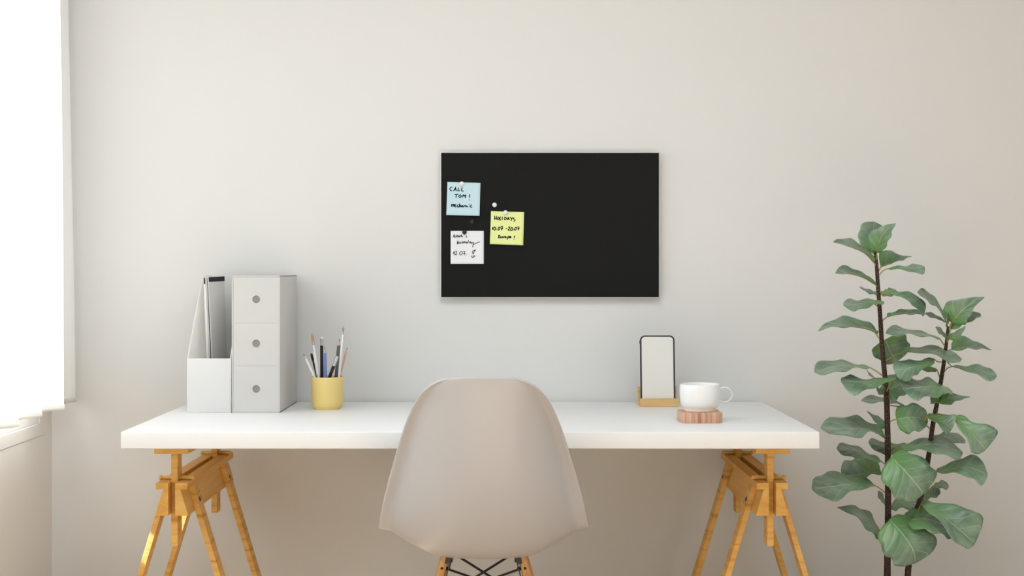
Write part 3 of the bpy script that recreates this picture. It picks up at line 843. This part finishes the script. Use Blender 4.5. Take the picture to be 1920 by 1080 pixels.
# ring handle: flat band
ang = math.radians(-4); hd = Vector((math.cos(ang), math.sin(ang), 0))
hr_ = 0.0178; cen = mc + hd * (MR + 0.0098) + Vector((0, 0, 0.0405))
pts = []
for i in range(41):
    a = math.radians(136 - 272 * i / 40)
    pts.append(cen + hd * (hr_ * 1.03 * math.cos(a)) + Vector((0, 0, hr_ * math.sin(a))))
sd = Vector((-hd.y, hd.x, 0)); rings = []
for i, p in enumerate(pts):
    dd = (pts[min(i + 1, 40)] - pts[max(i - 1, 0)]).normalized(); nn = dd.cross(sd).normalized()
    rings.append([bm.verts.new(p + sd * 0.0052 * math.cos(t_) + nn * 0.0018 * math.sin(t_)) for t_ in [2 * math.pi * q_ / 14 for q_ in range(14)]])
for a, b in zip(rings, rings[1:]):
    for q_ in range(14): bm.faces.new((a[q_], a[(q_ + 1) % 14], b[(q_ + 1) % 14], b[q_]))
obj('handle', bm, M['porc'], mug, smooth=True, angle=80)

# ------------------------------------------------------------------ fiddle-leaf fig
PD1, PD2 = 3.56, 3.53
potc = Vector((X(1675, 3.55), 3.55 + CY, 0))
fig = thing('fiddle_leaf_fig', 'tall green fiddle leaf fig with two stems beside the desk', 'plant', potc)
bm = NB(); lathe(bm, [(0, 0), (0.105, 0), (0.112, .004), (0.135, .27), (0.137, .282), (0.133, .284), (0.128, .278), (0.126, .25), (0, .25)], 56, Matrix.Translation(potc), cap=False)
obj('pot', bm, M['pot'], fig, smooth=True)
bm = NB(); lathe(bm, [(0.128, .252), (0.122, .262), (0.07, .267), (0.0, .269)], 48, Matrix.Translation(potc), cap=False); obj('soil', bm, M['soil'], fig, smooth=True)
K = 3.1775


def cp(crop, x, y):
    return (1500 + x / K, (400 if crop == 'A' else 740) + y / K)


T1 = [(1640.5, 462), (1643, 490), (1645.5, 526), (1650, 589), (1654.2, 652), (1660, 715), (1662, 740), (1664, 800), (1665, 900), (1665, 990), (1663.6, 1080), (1665, 1140)]
T2 = [(1778, 612), (1774, 648), (1768, 692), (1760, 740), (1749, 797), (1741, 856), (1726, 935), (1717, 966), (1704.5, 1055), (1702, 1080), (1697, 1140)]


def trunk(pts, d, r0, r1):
    c = [P(x, y, d) for x, y in pts]
    c[-1].z = 0.245
    line_ = catmull(c, 60)
    rad = [r0 + (r1 - r0) * min(1, (i / 60)) ** 0.8 * (1 + 0.06 * math.sin(i * 2.1)) for i in range(61)]
    bm = NB(); tube(bm, line_, rad, 16)
    return obj('trunk', bm, M['bark'], fig, smooth=True)


def txat(pts, y):
    for (xa, ya), (xb, yb) in zip(pts, pts[1:]):
        if ya <= y <= yb: return xa + (xb - xa) * (y - ya) / (yb - ya)
    return pts[0][0] if y < pts[0][1] else pts[-1][0]


GF = [(0, .10), (.05, .42), (.14, .56), (.28, .56), (.42, .68), (.56, .88), (.70, 1.0), (.82, .95), (.91, .74), (.97, .42), (1, .06)]
GH = [(0, .30), (.05, .66), (.14, .86), (.30, 1.0), (.50, 1.0), (.68, 1.0), (.82, .92), (.92, .70), (.97, .45), (1, .06)]
GP = [(0, .12), (.06, .55), (.16, .82), (.32, 1.0), (.5, .92), (.68, .66), (.84, .36), (.94, .15), (1, .03)]


def gv(tab, t):
    for (a, b), (c, d) in zip(tab, tab[1:]):
        if a <= t <= c: return b + (d - b) * (t - a) / (c - a)
    return 0.05


class Foliage:
    def __init__(s, tpts, d):
        s.bm = NB(); s.uv = s.bm.loops.layers.uv.new('UVMap'); s.t = tpts; s.d = d

    def leaf(s, crop, mid, near, far, kind='F', pet=None):
        """mid: (x, y, dd) crop px; near/far: (base, tip) signed apparent half-widths in crop px (positive = up, or right for a vertical midrib)"""
        bm = s.bm; mpp = s.d / F
        tab = {'F': GF, 'H': GH, 'P': GP}[kind]
        pts = []
        for x, y, dd in mid:
            px, py = cp(crop, x, y); pts.append(P(px, py, s.d + dd))
        N_ = 20
        ln = catmull(pts, N_)
        dx, dy = mid[-1][0] - mid[0][0], -(mid[-1][1] - mid[0][1])
        ll = math.hypot(dx, dy); nx, ny = -dy / ll, dx / ll
        if abs(ny) > 0.35:
            if ny < 0: nx, ny = -nx, -ny
        elif nx < 0: nx, ny = -nx, -ny
        nvec = Vector((nx, 0, ny))
        L3 = sum((b - a).length for a, b in zip(ln, ln[1:]))
        cw = mpp / K
        ph = random.uniform(0, 6.28); SS = 6
        W = max(0.36 * L3, 0.018) if kind != 'H' else 0.5 * L3
        rows_ = []
        for i, p in enumerate(ln):
            t = i / N_; g = gv(tab, t)
            dd = (ln[min(i + 1, N_)] - ln[max(i - 1, 0)])
            lx, lz = dd.x, dd.z; l2 = math.hypot(lx, lz)
            nloc = nvec
            if l2 > 1e-7:
                q = Vector((-lz / l2, 0, lx / l2))
                if q.dot(nvec) < 0: q = -q
                nloc = (nvec * 0.4 + q * 0.6).normalized() if q.dot(nvec) > 0.2 else nvec
            row = []
            for j in range(-SS, SS + 1):
                sv = j / SS; a = abs(sv)
                eb, et = near if sv < 0 else far
                ext = (eb + (et - eb) * t) * cw * (1.1 if kind == 'H' else 1.03)
                dep = math.sqrt(max(W * W - ext * ext, (0.3 * W) ** 2)) * (-1 if sv < 0 else 1)
                wav = 0.07 * W * math.sin(t * 15 + ph + (1.3 if sv < 0 else 0)) * a * a
                wav += 0.011 * W * math.sin(t * 5.2 * 6.28 - a * 9) * min(1, a * 2) * (1 - a * .5)
                c = p + nloc * (ext * g * (a ** 1.12) + wav * g) + Vector((0, dep * g * a * (1 - 0.15 * a), 0))
                c.y += wav * g * 0.8
                row.append((bm.verts.new(c), sv, t))
            rows_.append(row)
        for a, b in zip(rows_, rows_[1:]):
            for j in range(2 * SS):
                q = (a[j], a[j + 1], b[j + 1], b[j])
                f = bm.faces.new([v[0] for v in q]); f.smooth = True
                for lp, v in zip(f.loops, q): lp[s.uv].uv = (v[1], v[2])
        # midrib and petiole
        nrib = int(N_ * 0.85)
        rib = [p + Vector((0, -0.0006, -0.0006)) for p in ln[:nrib]]
        if kind != 'H':
            tube(bm, rib, [0.0010 * (1 - 0.8 * i / nrib) for i in range(nrib)], 6, 1)
        b0 = cp(crop, mid[0][0], mid[0][1])
        if pet is None:
            ty = b0[1] + 9
            tx = txat(s.t, ty)
            if abs(tx - b0[0]) > 2.5 or abs(mid[0][2]) > 0.02:
                a0 = P(tx, ty, s.d); m_ = a0.lerp(ln[0], 0.55) + Vector((0, 0, 0.002))
                tube(bm, catmull([a0, m_, ln[0]], 8), [0.0010 + 0.0003 * abs(4 - q) / 4 for q in range(9)], 8, 1)
        elif pet:
            q = [P(*cp(crop, x, y), s.d + (mid[0][2] * (i / (len(pet))))) for i, (x, y) in enumerate(pet)] + [ln[0]]
            if len(q) == 2: q.insert(1, q[0].lerp(q[1], .5))
            tube(bm, catmull(q, 10), [0.0013 - 0.0003 * z_ / 10 for z_ in range(11)], 8, 1)

    def done(s, parent):
        return obj('foliage', s.bm, [M['leaf'], M['petiole']], parent, mods=[('SOLIDIFY', dict(thickness=0.0007, offset=0))])


t1 = trunk(T1, PD1, 0.0036, 0.0088)
f1 = Foliage(T1, PD1)
A, B = 'A', 'B'
f1.leaf(A, [(425, 232, .012), (432, 150, .03), (442, 50, .045)], (-82, -88), (84, 80), 'H', pet=[(448, 245)])
f1.leaf(A, [(458, 232, -.012), (476, 165, -.03), (512, 105, -.045), (570, 60, -.055)], (-30, -40), (72, 50), 'P', pet=[(452, 290)])
f1.leaf(A, [(440, 292, -.005), (385, 237, -.02), (312, 204, -.03), (198, 172, -.05)], (26, -4), (62, 44), pet=[(456, 318)])
f1.leaf(A, [(482, 318, .01), (545, 296, .02), (608, 272, .03), (668, 254, .04)], (10, -8), (122, 6), 'P', pet=[(464, 352)])
f1.leaf(A, [(520, 330, -.01), (600, 322, -.03), (680, 328, -.045), (742, 318, -.05)], (-12, -40), (8, 26), pet=[(464, 375), (494, 343)])
f1.leaf(A, [(450, 425, -.005), (380, 384, -.02), (305, 362, -.035), (212, 357, -.05)], (28, -2), (44, 44), pet=[(460, 438)])
f1.leaf(A, [(468, 478, .03), (425, 466, .06), (355, 440, .09)], (-26, -14), (18, 8), pet=False)
f1.leaf(A, [(482, 482, .03), (530, 474, .06), (572, 457, .09)], (-28, -20), (22, 18), pet=False)
f1.leaf(A, [(500, 464, -.01), (590, 490, -.03), (668, 535, -.05), (735, 614, -.06)], (-8, -22), (28, 82), pet=[(467, 470)])
f1.leaf(A, [(500, 528, -.03), (420, 528, -.055), (340, 543, -.075), (258, 546, -.09)], (-22, -34), (22, 28), pet=[(468, 560), (445, 535)])
f1.leaf(A, [(520, 616, .0), (575, 603, -.01), (650, 597, -.02), (745, 602, -.03)], (8, -6), (28, 26), pet=[(478, 654), (500, 632)])
f1.leaf(A, [(462, 715, -.005), (395, 688, -.02), (280, 672, -.035), (185, 672, -.045), (108, 701, -.055)], (18, -14), (58, 46), 'P', pet=[(474, 748), (450, 715)])
f1.leaf(A, [(508, 752, .03), (532, 810, .045), (572, 888, .055)], (-120, -60), (115, 118), 'H', pet=[(488, 800)])
f1.leaf(A, [(600, 832, -.01), (700, 814, -.035), (840, 832, -.06), (962, 868, -.075)], (-4, -46), (16, 42), pet=[(503, 885), (560, 848)])
f1.leaf(A, [(420, 920, -.005), (330, 911, -.025), (220, 910, -.045), (86, 945, -.06)], (2, -34), (12, 42), pet=[(500, 975), (462, 945)])
f1.leaf(A, [(470, 1000, .03), (415, 958, .06), (386, 912, .085)], (-16, -8), (16, 8), pet=False)
f1.leaf(A, [(570, 978, -.05), (450, 1000, -.075), (340, 1004, -.09), (244, 1000, -.1)], (-12, -76), (2, 34), pet=[(512, 1070), (535, 1020)])
f1.leaf(A, [(505, 1062, .02), (560, 1035, .03), (638, 992, .05)], (-60, -45), (52, 62), 'H', pet=False)
f1.leaf(A, [(500, 1030, -.01), (480, 1060, -.03), (455, 1045, -.05)], (-30, -18), (20, 16), pet=False)
f1.leaf(B, [(632, 76, .03), (560, 42, .045), (470, 32, .06), (364, 36, .07)], (-10, -8), (26, 14), pet=[(520, 60), (580, 70)])
f1.leaf(B, [(505, 258, -.005), (440, 218, -.03), (375, 203, -.05), (290, 200, -.07), (124, 200, -.09)], (20, -52), (80, 52), pet=[(516, 285)])
f1.leaf(B, [(520, 192, .03), (462, 150, .06), (398, 98, .08)], (-32, -22), (30, 16), 'P', pet=False)
f1.leaf(B, [(575, 145, -.02), (640, 136, -.035), (700, 138, -.045), (762, 158, -.055)], (-96, -50), (62, 74), 'H', pet=[(528, 172), (545, 156)])
f1.leaf(B, [(600, 318, -.01), (700, 302, -.035), (820, 298, -.06), (968, 345, -.08)], (-20, -62), (18, 48), pet=[(530, 360), (560, 338)])
f1.leaf(B, [(650, 302, .03), (540, 312, .05), (408, 285, .07)], (-50, -44), (22, 26), pet=[(530, 390), (600, 345)])
f1.leaf(B, [(480, 395, -.005), (405, 368, -.02), (320, 330, -.04), (220, 322, -.055)], (-18, -44), (34, 22), pet=[(515, 420)])
f1.leaf(B, [(482, 462, .02), (400, 470, .04), (320, 480, .05), (246, 483, .06)], (6, -4), (110, 62), 'H', pet=[(515, 490)])
f1.leaf(B, [(440, 538, -.01), (340, 530, -.04), (210, 545, -.07), (72, 562, -.1)], (-10, -64), (52, 68), pet=[(515, 592), (478, 560)])
f1.leaf(B, [(545, 372, -.07), (622, 450, -.095), (690, 530, -.105), (738, 592, -.1)], (-140, -120), (92, 150), 'H', pet=[(524, 400)])
f1.leaf(B, [(545, 680, .01), (600, 640, .03), (690, 650, .05), (782, 640, .07)], (-30, -52), (10, 26), pet=[(524, 690)])
f1.leaf(B, [(515, 655, .03), (492, 622, .055), (464, 576, .075)], (-26, -18), (20, 22), pet=False)
f1.leaf(B, [(482, 840, .0), (420, 770, -.03), (340, 706, -.05), (222, 670, -.075)], (-50, -28), (48, 46), 'P', pet=[(518, 865)])
f1.leaf(B, [(535, 745, -.07), (615, 835, -.095), (670, 920, -.105), (690, 1003, -.1)], (-150, -122), (92, 160), 'H', pet=[(522, 770)])
f1.done(t1)

t2 = trunk(T2, PD2, 0.0036, 0.0082)
f2 = Foliage(T2, PD2)
f2.leaf(A, [(868, 642, .015), (825, 565, .01), (765, 512, 0), (700, 470, -.02)], (-18, -26), (46, 50), pet=[(884, 690)])
f2.leaf(A, [(902, 650, -.01), (935, 615, -.03), (990, 560, -.045), (1098, 500, -.055)], (-58, -30), (95, 90), 'P', pet=[(886, 700)])
f2.leaf(A, [(900, 690, .0), (955, 652, -.02), (1012, 614, -.03), (1072, 594, -.04)], (-18, -20), (40, 12), pet=[(882, 735)])
f2.leaf(A, [(880, 742, -.01), (850, 715, -.03), (808, 680, -.05)], (-24, -18), (22, 22), pet=[(876, 775)])
f2.leaf(A, [(888, 748, -.01), (930, 726, -.03), (986, 672, -.05)], (-24, -14), (24, 14), 'P', pet=[(876, 775)])
f2.leaf(A, [(872, 676, -.005), (882, 640, -.01), (880, 590, -.02)], (-20, -18), (20, 18), pet=False)
f2.leaf(A, [(865, 646, .02), (815, 618, .03), (745, 596, .04)], (-16, -14), (18, 14), pet=False)
f2.leaf(A, [(828, 742, 0), (740, 722, -.02), (620, 705, -.04), (512, 716, -.06)], (-18, -12), (22, 26), pet=[(868, 798), (845, 765)])
f2.leaf(A, [(905, 812, .02), (980, 796, .035), (1060, 798, .05), (1140, 814, .06)], (-6, -10), (64, 44), 'P', pet=[(868, 820)])
f2.leaf(A, [(908, 912, 0), (985, 922, -.025), (1080, 940, -.045), (1172, 966, -.06)], (-14, -50), (4, 46), pet=[(856, 948), (880, 922)])
f2.leaf(A, [(905, 908, 0), (890, 898, 0), (876, 884, .005)], (-4, -2), (4, 2), pet=False)
f2.leaf(A, [(798, 868, -.015), (715, 905, -.04), (645, 925, -.055), (588, 985, -.06)], (-26, -46), (26, 66), pet=[(848, 886), (820, 884)])
f2.leaf(A, [(815, 930, .02), (750, 922, .03), (688, 893, .045)], (-34, -16), (18, 24), pet=[(834, 985), (825, 955)])
f2.leaf(A, [(895, 1048, -.04), (800, 1030, -.06), (700, 1038, -.08), (610, 1045, -.09)], (-26, -58), (20, 48), 'H', pet=False)
f2.leaf(B, [(828, 48, -.005), (880, 22, -.02), (940, 14, -.035), (1015, 14, -.05)], (-34, -12), (36, 14), 'P', pet=False)
f2.leaf(B, [(826, 20, -.005), (800, 32, -.02), (778, 56, -.035)], (-26, -12), (28, 18), 'P', pet=False)
f2.leaf(B, [(756, 125, -.05), (820, 150, -.065), (870, 180, -.08), (905, 205, -.085)], (-26, -52), (34, 92), pet=[(778, 208), (740, 165)])
f2.leaf(B, [(920, 132, -.06), (990, 205, -.085), (1060, 275, -.105), (1105, 330, -.11)], (-48, -84), (72, 150), 'F', pet=[(800, 110)])
f2.leaf(B, [(795, 268, .03), (880, 250, .045), (985, 272, .06)], (-22, -26), (30, 26), pet=[(782, 300)])
f2.leaf(B, [(815, 458, .0), (920, 440, -.03), (1020, 438, -.055), (1118, 478, -.08)], (-10, -88), (22, 84), pet=[(752, 500)])
f2.leaf(B, [(800, 545, .02), (840, 536, .03), (886, 542, .045)], (-24, -20), (22, 22), pet=[(732, 590)])
f2.leaf(B, [(735, 612, .01), (780, 588, .025), (830, 560, .04)], (-30, -26), (20, 26), pet=False)
f2.leaf(B, [(630, 752, -.03), (740, 740, -.045), (830, 765, -.06), (915, 812, -.07)], (-44, -52), (50, 54), 'H', pet=[(692, 712), (660, 735)])
f2.leaf(B, [(722, 650, -.05), (800, 690, -.08), (930, 790, -.115), (1040, 888, -.125)], (-32, -84), (20, 190), pet=[(694, 712)])
f2.done(t2)

# ------------------------------------------------------------------ light
def area(name, loc, rot, sx, sy, e, col):
    l = bpy.data.lights.new(name, 'AREA'); l.shape = 'RECTANGLE'; l.size = sx; l.size_y = sy; l.energy = e; l.color = col
    o = bpy.data.objects.new(name, l); COL.objects.link(o); o.location = loc; o.rotation_euler = rot
    return o


def to_rot(v): return Vector(v).to_track_quat('-Z', 'Y').to_euler()


area('window_daylight', (WL - 0.35, (W1[0] + W1[1]) / 2 - 0.3, 1.25), to_rot((1, 0, -0.1)), 1.2, 1.2, 18, (0.90, 0.98, 1.03))
area('window_daylight', (WL - 0.35, (W2[0] + W2[1]) / 2, 1.65), to_rot((1, 0, -0.4)), 2.2, 1.7, 31, (0.86, 0.98, 1.08))
area('overhead_fill', (0.1, -1.9, H - 0.02), to_rot((0, 0, -1)), 1.8, 1.0, 27, (0.90, 0.98, 1.06))  # unseen overhead fill, added to brighten the desk top
sun = bpy.data.lights.new('sun', 'SUN'); sun.energy = 19.0; sun.angle = 0.02; sun.color = (0.97, 1.0, 1.02)
so = bpy.data.objects.new('sun', sun); COL.objects.link(so); so.rotation_euler = to_rot((1, 0.30, -0.92))
w = bpy.data.worlds.new('World'); S.world = w; w.use_nodes = True
w.node_tree.nodes['Background'].inputs[0].default_value = (0.90, 0.975, 1.06, 1)
w.node_tree.nodes['Background'].inputs[1].default_value = 0.14

# ------------------------------------------------------------------ camera
cam = bpy.data.cameras.new('Camera'); co = bpy.data.objects.new('Camera', cam); COL.objects.link(co)
cam.lens = 50; cam.sensor_width = 36; cam.sensor_fit = 'HORIZONTAL'
cam.shift_x = (960 - VX) / 1920; cam.shift_y = -(540 - VY) / 1920
co.location = (0, CY, CZ); co.rotation_euler = (math.pi / 2, 0, 0)
S.camera = co
S.view_settings.view_transform = 'Standard'; S.view_settings.look = 'None'
S.view_settings.gamma = 1; S.view_settings.exposure = 0.0; S.view_settings.use_curve_mapping = False
